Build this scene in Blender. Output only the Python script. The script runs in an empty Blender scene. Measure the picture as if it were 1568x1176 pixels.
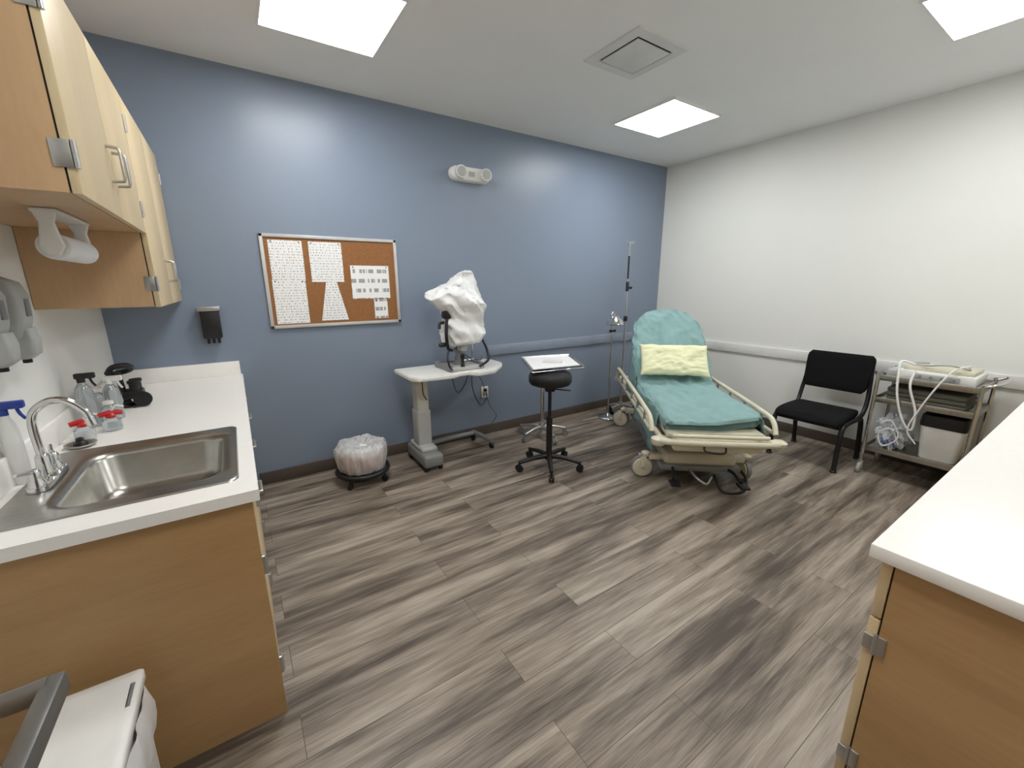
import bpy, bmesh, math, random
from mathutils import Vector, Matrix, noise
random.seed(7)
sc=bpy.context.scene
D,C,RX,LX,YB=3.62,2.953,4.732,-.70,-.45

# ------------------------------------------------------------ materials
MATS={}
def srgb(r,g,b):
    f=lambda c:(c/255/12.92) if c/255<=.04045 else ((c/255+.055)/1.055)**2.4
    return (f(r),f(g),f(b))
def mat(name,col,rough=.5,metal=0.,var=.06,vscale=6.,bump=0.,bscale=60.,emit=0.,trans=0.,alpha=1.,coat=0.,spec=.5,stretch=(1,1,1)):
    if name in MATS: return MATS[name]
    m=bpy.data.materials.new(name);m.use_nodes=True;nt=m.node_tree;N=nt.nodes;L=nt.links
    b=N['Principled BSDF'];b.inputs['Roughness'].default_value=rough;b.inputs['Metallic'].default_value=metal
    b.inputs['Specular IOR Level'].default_value=spec
    tc=N.new('ShaderNodeTexCoord');mp=N.new('ShaderNodeMapping');mp.inputs['Scale'].default_value=stretch
    L.new(tc.outputs['Object'],mp.inputs[0])
    n=N.new('ShaderNodeTexNoise');n.inputs['Scale'].default_value=vscale;n.inputs['Detail'].default_value=3;L.new(mp.outputs[0],n.inputs['Vector'])
    r=N.new('ShaderNodeValToRGB');r.color_ramp.elements[0].position=.3;r.color_ramp.elements[1].position=.7
    r.color_ramp.elements[0].color=(*[c*(1-var) for c in col],1);r.color_ramp.elements[1].color=(*[min(1,c*(1+var)) for c in col],1)
    L.new(n.outputs['Fac'],r.inputs[0]);L.new(r.outputs[0],b.inputs['Base Color'])
    if bump:
        n2=N.new('ShaderNodeTexNoise');n2.inputs['Scale'].default_value=bscale;n2.inputs['Detail'].default_value=4;L.new(mp.outputs[0],n2.inputs['Vector'])
        bp=N.new('ShaderNodeBump');bp.inputs['Strength'].default_value=bump;bp.inputs['Distance'].default_value=.01
        L.new(n2.outputs['Fac'],bp.inputs['Height']);L.new(bp.outputs[0],b.inputs['Normal'])
    if emit:
        b.inputs['Emission Color'].default_value=(1,.998,.985,1);b.inputs['Emission Strength'].default_value=emit
    if trans: b.inputs['Transmission Weight'].default_value=trans
    if alpha<1: b.inputs['Alpha'].default_value=alpha
    if coat: b.inputs['Coat Weight'].default_value=coat
    MATS[name]=m;return m

def wood(name,dark,light,axis='z',rough=.42):
    m=bpy.data.materials.new(name);m.use_nodes=True;nt=m.node_tree;N=nt.nodes;L=nt.links;b=N['Principled BSDF']
    b.inputs['Roughness'].default_value=rough
    tc=N.new('ShaderNodeTexCoord');mp=N.new('ShaderNodeMapping')
    s={'z':(1,1,.12),'y':(.3,.12,1),'x':(.12,.3,1)}[axis];mp.inputs['Scale'].default_value=s
    L.new(tc.outputs['Object'],mp.inputs[0])
    n=N.new('ShaderNodeTexNoise');n.inputs['Scale'].default_value=5;n.inputs['Detail'].default_value=6;n.inputs['Distortion'].default_value=.6
    f=N.new('ShaderNodeTexNoise');f.inputs['Scale'].default_value=90;f.inputs['Detail'].default_value=2
    L.new(mp.outputs[0],n.inputs['Vector']);L.new(mp.outputs[0],f.inputs['Vector'])
    mx=N.new('ShaderNodeMath');mx.operation='MULTIPLY_ADD';mx.inputs[1].default_value=.25;L.new(f.outputs['Fac'],mx.inputs[0])
    ml=N.new('ShaderNodeMath');ml.operation='MULTIPLY';ml.inputs[1].default_value=.75;L.new(n.outputs['Fac'],ml.inputs[0]);L.new(ml.outputs[0],mx.inputs[2])
    r=N.new('ShaderNodeValToRGB');r.color_ramp.elements[0].position=.3;r.color_ramp.elements[1].position=.7
    r.color_ramp.elements[0].color=(*dark,1);r.color_ramp.elements[1].color=(*light,1)
    L.new(mx.outputs[0],r.inputs[0]);L.new(r.outputs[0],b.inputs['Base Color'])
    return m

def floor_mat():
    m=bpy.data.materials.new('vinyl_plank');m.use_nodes=True;nt=m.node_tree;N=nt.nodes;L=nt.links;b=N['Principled BSDF']
    b.inputs['Roughness'].default_value=.45
    tc=N.new('ShaderNodeTexCoord')
    br=N.new('ShaderNodeTexBrick');br.inputs['Scale'].default_value=1;br.inputs['Brick Width'].default_value=1.22;br.inputs['Row Height'].default_value=.18
    br.inputs['Mortar Size'].default_value=.0012;br.inputs['Color1'].default_value=(0,0,0,1);br.inputs['Color2'].default_value=(1,1,1,1);br.inputs['Mortar'].default_value=(.5,.5,.5,1)
    br.offset=.37;br.offset_frequency=2
    L.new(tc.outputs['Object'],br.inputs['Vector'])
    sep=N.new('ShaderNodeSeparateXYZ');L.new(tc.outputs['Object'],sep.inputs[0])
    rm=N.new('ShaderNodeMath');rm.operation='MULTIPLY';rm.inputs[1].default_value=.9;L.new(br.outputs['Color'],rm.inputs[0])
    def noi(sx,sy,scale,det,dist=0,rough=.5):
        a=N.new('ShaderNodeMath');a.operation='MULTIPLY';a.inputs[1].default_value=sx;L.new(sep.outputs[0],a.inputs[0])
        c=N.new('ShaderNodeMath');c.operation='MULTIPLY';c.inputs[1].default_value=sy;L.new(sep.outputs[1],c.inputs[0])
        cb=N.new('ShaderNodeCombineXYZ');L.new(a.outputs[0],cb.inputs[0]);L.new(c.outputs[0],cb.inputs[1]);L.new(rm.outputs[0],cb.inputs[2])
        n=N.new('ShaderNodeTexNoise');n.inputs['Scale'].default_value=scale;n.inputs['Detail'].default_value=det;n.inputs['Distortion'].default_value=dist;n.inputs['Roughness'].default_value=rough
        L.new(cb.outputs[0],n.inputs['Vector']);return n
    n1=noi(.75,7.5,1.3,4,.35,.5);n2=noi(3.0,90,2,4,0,.6);n3=noi(1.6,16,2.2,3,.4)
    def mad(x,k,y=None,c=0.):
        q=N.new('ShaderNodeMath');q.operation='MULTIPLY_ADD';L.new(x,q.inputs[0]);q.inputs[1].default_value=k
        if y is not None: L.new(y,q.inputs[2])
        else: q.inputs[2].default_value=c
        return q.outputs[0]
    v=mad(n1.outputs['Fac'],.68);v=mad(n2.outputs['Fac'],.24,v);v=mad(n3.outputs['Fac'],.22,v);v=mad(br.outputs['Color'],.02,v)
    r=N.new('ShaderNodeValToRGB');e=r.color_ramp.elements;e[0].position=.44;e[0].color=(*srgb(74,64,55),1);e[1].position=.72;e[1].color=(*srgb(174,163,150),1)
    x=e.new(.52);x.color=(*srgb(107,96,85),1);x=e.new(.61);x.color=(*srgb(143,131,118),1)
    L.new(v,r.inputs[0])
    mx=N.new('ShaderNodeMix');mx.data_type='RGBA';L.new(br.outputs['Fac'],mx.inputs[0]);L.new(r.outputs[0],mx.inputs[6]);mx.inputs[7].default_value=(*srgb(84,75,66),1)
    L.new(mx.outputs[2],b.inputs['Base Color'])
    bp=N.new('ShaderNodeBump');bp.inputs['Strength'].default_value=.08;L.new(n2.outputs['Fac'],bp.inputs['Height']);L.new(bp.outputs[0],b.inputs['Normal'])
    return m

def paper_mat(name,rows,cols,density=.5,ink=.25):
    m=bpy.data.materials.new(name);m.use_nodes=True;nt=m.node_tree;N=nt.nodes;L=nt.links;b=N['Principled BSDF'];b.inputs['Roughness'].default_value=.7
    tc=N.new('ShaderNodeTexCoord');sep=N.new('ShaderNodeSeparateXYZ');L.new(tc.outputs['Object'],sep.inputs[0])
    def M(op,a,bv=0.,c=None):
        q=N.new('ShaderNodeMath');q.operation=op
        for i,vv in enumerate((a,bv,c)):
            if vv is None: continue
            if isinstance(vv,(int,float)): q.inputs[i].default_value=vv
            else: L.new(vv,q.inputs[i])
        return q.outputs[0]
    z=M('MULTIPLY',sep.outputs[2],rows);fr=M('FRACT',z);row=M('FLOOR',z)
    line=M('MULTIPLY',M('GREATER_THAN',fr,.35),M('LESS_THAN',fr,.75))
    cb=N.new('ShaderNodeCombineXYZ');L.new(M('MULTIPLY',sep.outputs[0],cols),cb.inputs[0]);L.new(row,cb.inputs[1])
    n=N.new('ShaderNodeTexNoise');n.inputs['Scale'].default_value=1;n.inputs['Detail'].default_value=2;L.new(cb.outputs[0],n.inputs['Vector'])
    t=M('MULTIPLY',line,M('GREATER_THAN',n.outputs['Fac'],density))
    mx=N.new('ShaderNodeMix');mx.data_type='RGBA';L.new(t,mx.inputs[0]);mx.inputs[6].default_value=(.88,.89,.90,1);mx.inputs[7].default_value=(ink,ink,ink,1)
    L.new(mx.outputs[2],b.inputs['Base Color']);return m

M_white=mat('wall_white_paint',srgb(232,233,229),.55,var=.01,vscale=2,bump=.03,bscale=180)
M_blue=mat('wall_blue_paint',srgb(129,142,161),.36,var=.015,vscale=2,bump=.05,bscale=130)
M_ceil=mat('ceiling_paint',srgb(240,240,239),.8,var=.01,vscale=2,bump=.03,bscale=150)
M_base=mat('baseboard_vinyl',srgb(86,76,70),.5)
M_rail_b=mat('rail_blue_paint',srgb(140,150,168),.35)
M_rail_w=mat('rail_white_paint',srgb(226,226,224),.4)
M_lam=mat('white_laminate',srgb(243,241,237),.3,var=.012,vscale=30)
M_wood=wood('maple_panel',srgb(172,136,92),srgb(196,160,114),'x',.4)
M_wood_r=wood('maple_panel_grain_y',srgb(174,139,95),srgb(198,163,117),'y',.4)
M_wood_side=wood('maple_side_panel',srgb(190,154,116),srgb(210,176,136),'z',.4)
M_door=wood('maple_door',srgb(208,186,146),srgb(224,204,165),'z',.4)
M_edge=mat('dark_gap',srgb(30,26,22),.8)
M_steel=mat('brushed_steel',srgb(178,176,170),.28,1.,var=.08,vscale=12,stretch=(1,8,1))
M_satin=mat('satin_nickel',srgb(118,118,117),.38,.55)
M_chrome=mat('chrome',srgb(215,215,215),.12,1.)
M_alu=mat('aluminium',srgb(190,190,188),.35,.9)
M_frame=mat('satin_aluminium_frame',srgb(200,200,200),.35,.2)
M_black=mat('black_plastic',srgb(22,22,24),.45)
M_vinylblk=mat('black_vinyl',srgb(20,20,22),.42,bump=.1,bscale=200)
M_fabblk=mat('black_fabric',srgb(17,17,19),.9,bump=.3,bscale=300,spec=.2)
M_gray=mat('gray_plastic',srgb(128,130,131),.5)
M_lgray=mat('light_gray_plastic',srgb(176,178,176),.45)
M_wplast=mat('white_plastic',srgb(234,234,231),.4)
M_cream=mat('cream_enamel',srgb(212,207,186),.4)
M_teal=mat('teal_sheet',srgb(134,166,166),.85,var=.05,vscale=8,bump=.25,bscale=40,spec=.2)
M_yellow=mat('pale_yellow_pillowcase',srgb(230,231,193),.85,var=.03,bump=.25,bscale=30,spec=.2)
M_bag=mat('white_plastic_film',srgb(234,236,237),.3,var=.03,bump=.3,bscale=25)
M_liner=mat('translucent_liner',srgb(226,226,228),.18,var=.08,vscale=14,bump=.6,bscale=16,alpha=.62)
M_pink=mat('pink_waste',srgb(206,140,132),.6,var=.25,vscale=20)
M_cork=mat('cork',srgb(148,102,62),.9,var=.14,vscale=90,bump=.2,bscale=200)
M_clear=mat('clear_plastic',srgb(225,232,235),.08,var=.02,trans=.75)
M_red=mat('red_cap',srgb(190,30,36),.35)
M_bluep=mat('blue_plastic',srgb(38,62,150),.4)
M_emit=mat('light_panel',(1,1,1),.5,emit=20.5)
M_paper=mat('paper',srgb(236,236,235),.7,var=.02)
M_text=paper_mat('printed_page',50,95,.52,.34)
M_pict=paper_mat('printed_pictures',13,28,.49,.36)

# ------------------------------------------------------------ mesh helpers
def finish(bm,name,parent,m,smooth=True,angle=40):
    me=bpy.data.meshes.new(name);bmesh.ops.recalc_face_normals(bm,faces=bm.faces[:]);bm.to_mesh(me);bm.free()
    me.materials.append(m)
    if smooth:
        for p in me.polygons: p.use_smooth=True
        try: me.set_sharp_from_angle(angle=math.radians(angle))
        except Exception: pass
    o=bpy.data.objects.new(name,me);bpy.context.collection.objects.link(o)
    if parent is not None: o.parent=parent
    return o
def empty(name,loc=(0,0,0),rz=0,par=None):
    e=bpy.data.objects.new(name,None);e.empty_display_size=.1;e.location=loc;e.rotation_euler=(0,0,rz);bpy.context.collection.objects.link(e)
    if par is not None: e.parent=par
    return e
def box(name,par,x0,x1,y0,y1,z0,z1,m,bev=0.,seg=2,M=None):
    bm=bmesh.new();bmesh.ops.create_cube(bm,size=1)
    bmesh.ops.scale(bm,vec=(x1-x0,y1-y0,z1-z0),verts=bm.verts);bmesh.ops.translate(bm,vec=((x0+x1)/2,(y0+y1)/2,(z0+z1)/2),verts=bm.verts)
    if bev: bmesh.ops.bevel(bm,geom=bm.edges[:],offset=bev,segments=seg,affect='EDGES',profile=.5)
    if M is not None: bmesh.ops.transform(bm,matrix=M,verts=bm.verts)
    return finish(bm,name,par,m,smooth=bev>0)
def catmull(pts,k=6):
    P=[Vector(p) for p in pts]
    if len(P)<3: return P
    out=[]
    for i in range(len(P)-1):
        p0=P[i-1] if i>0 else P[0]*2-P[1];p1,p2=P[i],P[i+1];p3=P[i+2] if i+2<len(P) else P[-1]*2-P[-2]
        for j in range(k):
            t=j/k;out.append(.5*((2*p1)+(p2-p0)*t+(2*p0-5*p1+4*p2-p3)*t*t+(3*p1-p0-3*p2+p3)*t**3))
    out.append(P[-1]);return out
def tube(name,par,pts,r,m,sides=12,smooth=True,flat=1.):
    P=catmull(pts) if smooth else [Vector(p) for p in pts]
    n=len(P);bm=bmesh.new();rings=[];up=None
    for i in range(n):
        t=(P[min(i+1,n-1)]-P[max(i-1,0)]).normalized()
        if up is None:
            a=Vector((0,0,1)) if abs(t.z)<.9 else Vector((1,0,0));up=(a-t*a.dot(t)).normalized()
        else: up=(up-t*up.dot(t)).normalized()
        s=t.cross(up);rr=r if isinstance(r,(int,float)) else r[0]+(r[1]-r[0])*i/(n-1)
        rings.append([bm.verts.new(P[i]+(up*math.cos(2*math.pi*k/sides)*flat+s*math.sin(2*math.pi*k/sides))*rr) for k in range(sides)])
    for a,b in zip(rings,rings[1:]):
        for k in range(sides): bm.faces.new((a[k],a[(k+1)%sides],b[(k+1)%sides],b[k]))
    bm.faces.new(rings[0]);bm.faces.new(rings[-1][::-1])
    return finish(bm,name,par,m,angle=60)
def cyl(name,par,p0,p1,r,m,sides=24): return tube(name,par,[p0,p1],r,m,sides,False)
def lathe(name,par,c,prof,m,sides=32,sx=1,sy=1,axis='z',jit=0,seed=0):
    bm=bmesh.new();rings=[]
    for (r,z) in prof:
        ring=[]
        for k in range(sides):
            a=2*math.pi*k/sides
            rr=r*(1+jit*noise.noise(Vector((math.cos(a)*3,math.sin(a)*3,z*9+seed)))) if jit else r
            v=(rr*math.cos(a)*sx,rr*math.sin(a)*sy,z)
            if axis=='x': v=(v[2],v[0],v[1])
            if axis=='y': v=(v[0],v[2],v[1])
            ring.append(bm.verts.new(Vector(c)+Vector(v)))
        rings.append(ring)
    for a,b in zip(rings,rings[1:]):
        for k in range(sides): bm.faces.new((a[k],a[(k+1)%sides],b[(k+1)%sides],b[k]))
    bm.faces.new(rings[0]);bm.faces.new(rings[-1])
    return finish(bm,name,par,m)
def prism(name,par,poly,z0,z1,m,bev=0.,M=None):
    bm=bmesh.new();vs=[bm.verts.new((x,y,z0)) for x,y in poly];f=bm.faces.new(vs)
    g=bmesh.ops.extrude_face_region(bm,geom=[f]);bmesh.ops.translate(bm,vec=(0,0,z1-z0),verts=[v for v in g['geom'] if isinstance(v,bmesh.types.BMVert)])
    if bev: bmesh.ops.bevel(bm,geom=bm.edges[:],offset=bev,segments=2,affect='EDGES')
    if M is not None: bmesh.ops.transform(bm,matrix=M,verts=bm.verts)
    return finish(bm,name,par,m,smooth=bev>0)
def rrect(cx,cy,hx,hy,r,n=6):
    out=[]
    for (sx,sy,a0) in ((1,1,0),(-1,1,90),(-1,-1,180),(1,-1,270)):
        for i in range(n+1):
            a=math.radians(a0+90*i/n);out.append((cx+sx*(hx-r)+r*math.cos(a),cy+sy*(hy-r)+r*math.sin(a)))
    return out
def loft(name,par,loops,m,capA=True,capB=True,angle=40):
    bm=bmesh.new();R=[]
    for lp in loops: R.append([bm.verts.new(p) for p in lp])
    n=len(R[0])
    for a,b in zip(R,R[1:]):
        for k in range(n): bm.faces.new((a[k],a[(k+1)%n],b[(k+1)%n],b[k]))
    if capA: bm.faces.new(R[0])
    if capB: bm.faces.new(R[-1])
    return finish(bm,name,par,m,angle=angle)
def blob(name,par,c,s,m,amp=.12,fr=6,seed=0,sub=4):
    bm=bmesh.new();bmesh.ops.create_icosphere(bm,subdivisions=sub,radius=1)
    for v in bm.verts:
        d=1+amp*noise.noise(v.co*fr/3+Vector((seed,seed,0)))+amp*.5*noise.noise(v.co*fr+Vector((seed,0,0)))-amp*.5*abs(noise.noise(v.co*fr*.8+Vector((0,seed,0))))
        v.co=Vector((v.co.x*s[0]*d,v.co.y*s[1]*d,v.co.z*s[2]*d))+Vector(c)
    return finish(bm,name,par,m)

# ------------------------------------------------------------ room
box('floor',None,LX-.1,RX+.1,YB-1.6,D+.1,-.05,0,floor_mat())
box('ceiling',None,LX-.1,RX+.1,YB-1.6,D+.1,C,C+.08,M_ceil)
box('wall_back',None,LX-.1,RX+.1,D,D+.1,0,C,M_blue)
box('wall_right',None,RX,RX+.1,YB-.1,D,0,C,M_white)
box('wall_left',None,LX-.1,LX,YB-1.5,D,0,C,M_white)
box('wall_front',None,.62,RX,YB-.1,YB,0,C,M_white)
box('wall_entry',None,LX,-.46,YB-.1,YB,0,C,M_white)
box('wall_header',None,-.46,.62,YB-.1,YB,2.15,C,M_white)
box('wall_hallway',None,LX-.1,RX,YB-1.6,YB-1.5,0,C,M_white)
box('baseboard_back',None,-.01,RX,D-.012,D,0,.10,M_base,.003)
box('baseboard_right',None,RX-.012,RX,.30,D-.012,0,.10,M_base,.003)
box('trim_1',None,2.09,RX-.022,D-.022,D,.835,.94,M_rail_b,.006)
box('trim_2',None,RX-.022,RX,.28,D,.775,.875,M_rail_w,.006)

# ceiling lights
for (x,y) in ((.625,2.67),(3.38,2.64),(3.455,.62),(.7,.62)):
    e=empty('ceiling_light_panel');h=.32
    box('diffuser',e,x-h+.012,x+h-.012,y-h+.012,y+h-.012,C-.012,C-.006,M_emit)
    for i,(a,b,c2,d2) in enumerate(((x-h,x+h,y-h,y-h+.012),(x-h,x+h,y+h-.012,y+h),(x-h,x-h+.012,y-h+.012,y+h-.012),(x+h-.012,x+h,y-h+.012,y+h-.012))):
        box(f'frame_{i+1}',e,a,b,c2,d2,C-.016,C-.001,M_wplast)
e=empty('ceiling_air_vent');x,y=2.33,2.09
M_vent=mat('vent_paint',srgb(222,222,221),.6)
loops=[]
for h,z in ((.23,C-.001),(.225,C-.008),(.162,C-.010),(.158,C-.002)):
    loops.append([(x+a,y+b,z) for a,b in ((h,h),(-h,h),(-h,-h),(h,-h))])
loft('flange',e,loops,M_vent,False,False,angle=20)
box('dark_cavity',e,x-.158,x+.158,y-.158,y+.158,C-.003,C-.001,M_edge)
box('face_plate',e,x-.148,x+.148,y-.148,y+.148,C-.014,C-.006,M_vent,.003)

# ------------------------------------------------------------ left base cabinet, counter, sink
XF,YN=-.014,1.4665
e=empty('base_cabinet')
box('end_panel',e,LX+.002,XF-.022,YN+.014,YN+.034,0,.872,M_wood)
box('bottom_panel',e,LX+.002,XF-.06,YN+.034,D-.002,.10,.12,M_wood)
box('face_frame',e,XF-.06,XF-.042,YN+.034,D-.002,.10,.872,M_edge)
box('toe_kick',e,XF-.10,XF-.085,YN+.034,D-.002,0,.10,M_base)
n=4;w=(D-YN-.034)/n
for i in range(n):
    y0=YN+.034+i*w
    box(f'door_{i+1}',e,XF-.041,XF-.022,y0+.003,y0+w-.003,.115,.70,M_door,.002)
    box(f'drawer_{i+1}',e,XF-.041,XF-.022,y0+.003,y0+w-.003,.708,.868,M_door,.002)
    tube(f'pull_{i+1}',e,[(XF-.022,y0+w/2-.05,.79),(XF+.008,y0+w/2-.05,.79),(XF+.008,y0+w/2+.05,.79),(XF-.022,y0+w/2+.05,.79)],.005,M_alu,8,False)
    for z in (.2,.62):
        box(f'hinge_{i+1}_{z}',e,XF-.03,XF-.012,y0-.012,y0+.012,z-.035,z+.035,M_alu,.003)
        cyl(f'hinge_pin_{i+1}_{z}',e,(XF-.014,y0,z-.035),(XF-.014,y0,z+.035),.006,M_alu,8)
e=empty('sink_countertop')
z0,z1=.872,.91
box('slab_near',e,LX+.001,XF,YN,1.585,z0,z1,M_lam)
box('slab_far',e,LX+.001,XF,2.225,D-.001,z0,z1,M_lam)
box('slab_wall_side',e,LX+.001,-.64,1.585,2.225,z0,z1,M_lam)
box('slab_front_side',e,-.08,XF,1.585,2.225,z0,z1,M_lam)
box('backsplash_side',e,LX+.001,LX+.018,YN,D-.018,z1,z1+.10,M_lam,.003)
box('backsplash_end',e,LX+.001,XF-.01,D-.018,D-.001,z1,z1+.10,M_lam,.003)

e=empty('stainless_sink')
def L2(cx,cy,hx,hy,r,z): return [(a,b,z) for a,b in rrect(cx,cy,hx,hy,r)]
cx,cy=-.36,1.905
bx,by=-.325,1.905
loft('basin',e,[L2(cx,cy,.295,.33,.03,.9105),L2(cx,cy,.292,.327,.03,.916),L2(cx,cy,.28,.315,.03,.9145),
  L2(bx,by,.235,.268,.07,.9135),L2(bx,by,.215,.25,.075,.908),L2(bx,by,.205,.24,.075,.89),L2(bx,by,.19,.225,.07,.77),L2(bx,by,.165,.20,.06,.745),L2(bx,by,.05,.05,.03,.738)],M_steel,False,True,angle=60)
lathe('drain',e,(bx,by,.738),[(.045,.0),(.045,.003),(.03,.003),(.028,.001)],M_chrome)
e=empty('gooseneck_faucet')
fx,fy=-.60,1.93
loft('deck_plate',e,[L2(fx,fy,.028,.115,.027,.9155),L2(fx,fy,.026,.113,.025,.93)],M_chrome)
lathe('body',e,(fx,fy,.93),[(.027,0),(.026,.02),(.02,.04),(.018,.07),(.013,.08)],M_chrome)
tube('spout',e,[(fx,fy,1.0),(fx-.002,fy,1.10),(fx+.008,fy,1.150),(fx+.045,fy,1.182),(fx+.09,fy,1.178),(fx+.125,fy,1.14),(fx+.135,fy,1.11)],.012,M_chrome)
cyl('aerator',e,(fx+.133,fy,1.115),(fx+.139,fy,1.085),.015,M_chrome)
for s in (-1,1):
    lathe(f'valve_{s}',e,(fx,fy+s*.085,.93),[(.022,0),(.02,.015),(.014,.03),(.016,.045),(.010,.055)],M_chrome)
    tube(f'lever_{s}',e,[(fx,fy+s*.085,.98),(fx-.01,fy+s*.11,.985),(fx-.02,fy+s*.15,.995)],(.009,.005),M_chrome)
e=empty('sink_strainer');lathe('cup',e,(-.60,2.30,.911),[(.035,0),(.048,.008),(.05,.014),(.044,.014),(.03,.006)],M_steel)
lathe('knob',e,(-.60,2.30,.916),[(.022,0),(.022,.012),(.012,.02),(.013,.03),(.006,.034)],M_black)

# bottles
def bottle(name,x,y,h,r,m,capm,capr=None):
    e=empty(name);capr=capr or r*.45
    lathe('body',e,(x,y,.911),[(r*.95,0),(r,.01),(r,h*.68),(r*.8,h*.78),(r*.42,h*.86),(r*.42,h*.9)],m)
    lathe('cap',e,(x,y,.911+h*.88),[(capr,0),(capr,h*.12),(capr*.8,h*.14)],capm);return e
def spray(name,x,y,m,top,h=.2,r=.035):
    e=bottle(name,x,y,h,r,m,top);zt=.911+h
    box('trigger_head',e,x-.02,x+.05,y-.013,y+.013,zt-.012,zt+.013,top,.005)
    tube('trigger',e,[(x+.03,y,zt-.005),(x+.035,y,zt-.03),(x+.045,y,zt-.05)],.005,top,8)
    return e
spray('spray_bottle',-.63,2.62,M_clear,M_black,.24,.032)
spray('spray_bottle',-.56,2.72,M_clear,M_wplast,.20,.032)
bottle('clear_jar',-.63,2.78,.15,.036,M_clear,M_wplast,.03)
bottle('clear_jar',-.56,2.62,.11,.028,M_clear,M_wplast,.02)
spray('disinfectant_bottle',-.668,1.97,M_wplast,M_bluep,.265,.024)
for (x,y) in ((-.605,2.40),(-.535,2.50)):
    e=empty('red_valve_bottle')
    lathe('body',e,(x,y,.911),[(.032,0),(.034,.01),(.034,.045),(.018,.055),(.016,.062)],M_clear)
    lathe('cap',e,(x,y,.970),[(.018,0),(.02,.012),(.012,.02)],M_red)
    tube('wing_knob',e,[(x-.038,y-.012,.985),(x,y,.992),(x+.038,y+.012,.985)],.011,M_red,8)
    tube('nozzle',e,[(x,y,.985),(x+.02,y,1.02),(x+.05,y,1.015)],.004,M_wplast,8)
e=empty('binocular_headset')
x,y=-.555,2.97
lathe('foot',e,(x,y,.911),[(.05,0),(.05,.01),(.02,.02),(.014,.04)],M_black)
tube('stem',e,[(x,y,.93),(x-.01,y,1.02),(x-.015,y,1.10)],.014,M_black)
tube('headband',e,[(x-.05,y-.02,1.10),(x-.02,y-.05,1.135),(x+.03,y-.04,1.14),(x+.045,y+.0,1.12),(x+.02,y+.04,1.10),(x-.03,y+.03,1.09),(x-.05,y-.0,1.09)],.014,M_black)
for s in (-.03,.03):
    lathe(f'eyepiece_{s}',e,(x+.045,y+s,.985),[(.016,0),(.022,.02),(.022,.05),(.027,.055),(.027,.068)],M_black)
box('prism_housing',e,x-.01,x+.075,y-.05,y+.05,.955,1.0,M_black,.01)
lathe('lens_ring',e,(x+.075,y-.07,.955),[(.040,0),(.040,.012),(.027,.012),(.025,.002)],M_black,axis='y')
lathe('lens',e,(x+.075,y-.069,.955),[(.026,0),(.026,.006)],M_chrome,axis='y')
tube('cable',e,[(x,y+.04,.97),(x+.07,y+.02,.93),(x+.09,y-.04,.918),(x+.03,y-.07,.918)],.005,M_black)

# ------------------------------------------------------------ wall dispensers (left wall)
for i,y in enumerate((1.94,2.13)):
    e=empty('soap_dispenser')
    loft('housing',e,[[(LX+.001+px_,y+py_,z) for px_,py_ in rrect(dd/2,0,dd/2,w_,.02)] for dd,w_,z in ((.06,.04,1.36),(.085,.05,1.38),(.10,.055,1.44),(.105,.057,1.52),(.09,.055,1.565),(.05,.045,1.585))],M_lgray,angle=60)
    loft('push_lever',e,[[(LX+.04+px_,y+py_,z) for px_,py_ in rrect(dd/2,0,dd/2,w_,.012)] for dd,w_,z in ((.045,.030,1.305),(.065,.038,1.32),(.07,.04,1.37),(.065,.035,1.41))],M_lgray,angle=60)
    box('window',e,LX+.10,LX+.107,y-.018,y+.018,1.45,1.51,M_gray,.002)
    cyl('nozzle',e,(LX+.07,y,1.31),(LX+.07,y,1.29),.012,M_black)

# ------------------------------------------------------------ upper cabinets
XU=-.287
def hinge(par,nm,y,z,x=XU,side=0):
    if side: box(f'hinge_leaf_{nm}',par,x-.042,x-.004,y-.004,y+.0,z-.033,z+.033,M_alu,.0015)
    box(f'hinge_face_{nm}',par,x-.004,x+.004,y-.0,y+.015,z-.03,z+.03,M_alu,.0015)
    cyl(f'hinge_pin_{nm}',par,(x+.003,y-.001,z-.033),(x+.003,y-.001,z+.033),.006,M_alu,10)
def pull(par,nm,y,z,x=XU):
    tube(f'pull_{nm}',par,[(x-.002,y,z+.055),(x+.03,y,z+.052),(x+.034,y,z+.04),(x+.034,y,z-.04),(x+.03,y,z-.052),(x-.002,y,z-.055)],.005,M_alu,8,False)
e=empty('upper_cabinet')
ya,yb,za,zb=1.575,2.56,1.783,2.34
box('carcass',e,LX+.002,XU-.024,ya,yb,za,zb,M_wood_side)
box('gap',e,XU-.024,XU-.02,ya+.004,yb-.002,za+.004,zb-.004,M_edge)
box('door_near',e,XU-.02,XU,ya+.001,2.06,za-.002,zb,M_door,.002)
box('door_far',e,XU-.02,XU,2.065,yb-.003,za-.002,zb,M_door,.002)
hinge(e,'a',ya,1.875,side=1);hinge(e,'b',ya,2.22,side=1);hinge(e,'c',yb-.018,1.88);hinge(e,'d',yb-.018,2.22)
pull(e,'near',2.02,1.95);pull(e,'far',2.11,1.95)
e=empty('upper_cabinet')
ya2,zc=2.565,1.455
box('carcass',e,LX+.002,XU-.024,ya2,D-.004,zc,zb,M_wood_side)
box('gap',e,XU-.024,XU-.02,ya2+.004,D-.006,zc+.004,zb-.004,M_edge)
box('door_near',e,XU-.02,XU,ya2+.001,3.08,zc-.002,zb,M_door,.002)
box('door_far',e,XU-.02,XU,3.085,D-.012,zc-.002,zb,M_door,.002)
hinge(e,'a',ya2,1.56,side=1);hinge(e,'b',D-.04,2.2);hinge(e,'c',D-.04,1.56)
pull(e,'near',3.04,1.63);pull(e,'far',3.13,1.63)
e=empty('paper_towel_holder')
x=-.445
box('mount_plate',e,x-.03,x+.03,1.90,2.27,1.770,1.782,M_wplast,.003)
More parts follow.
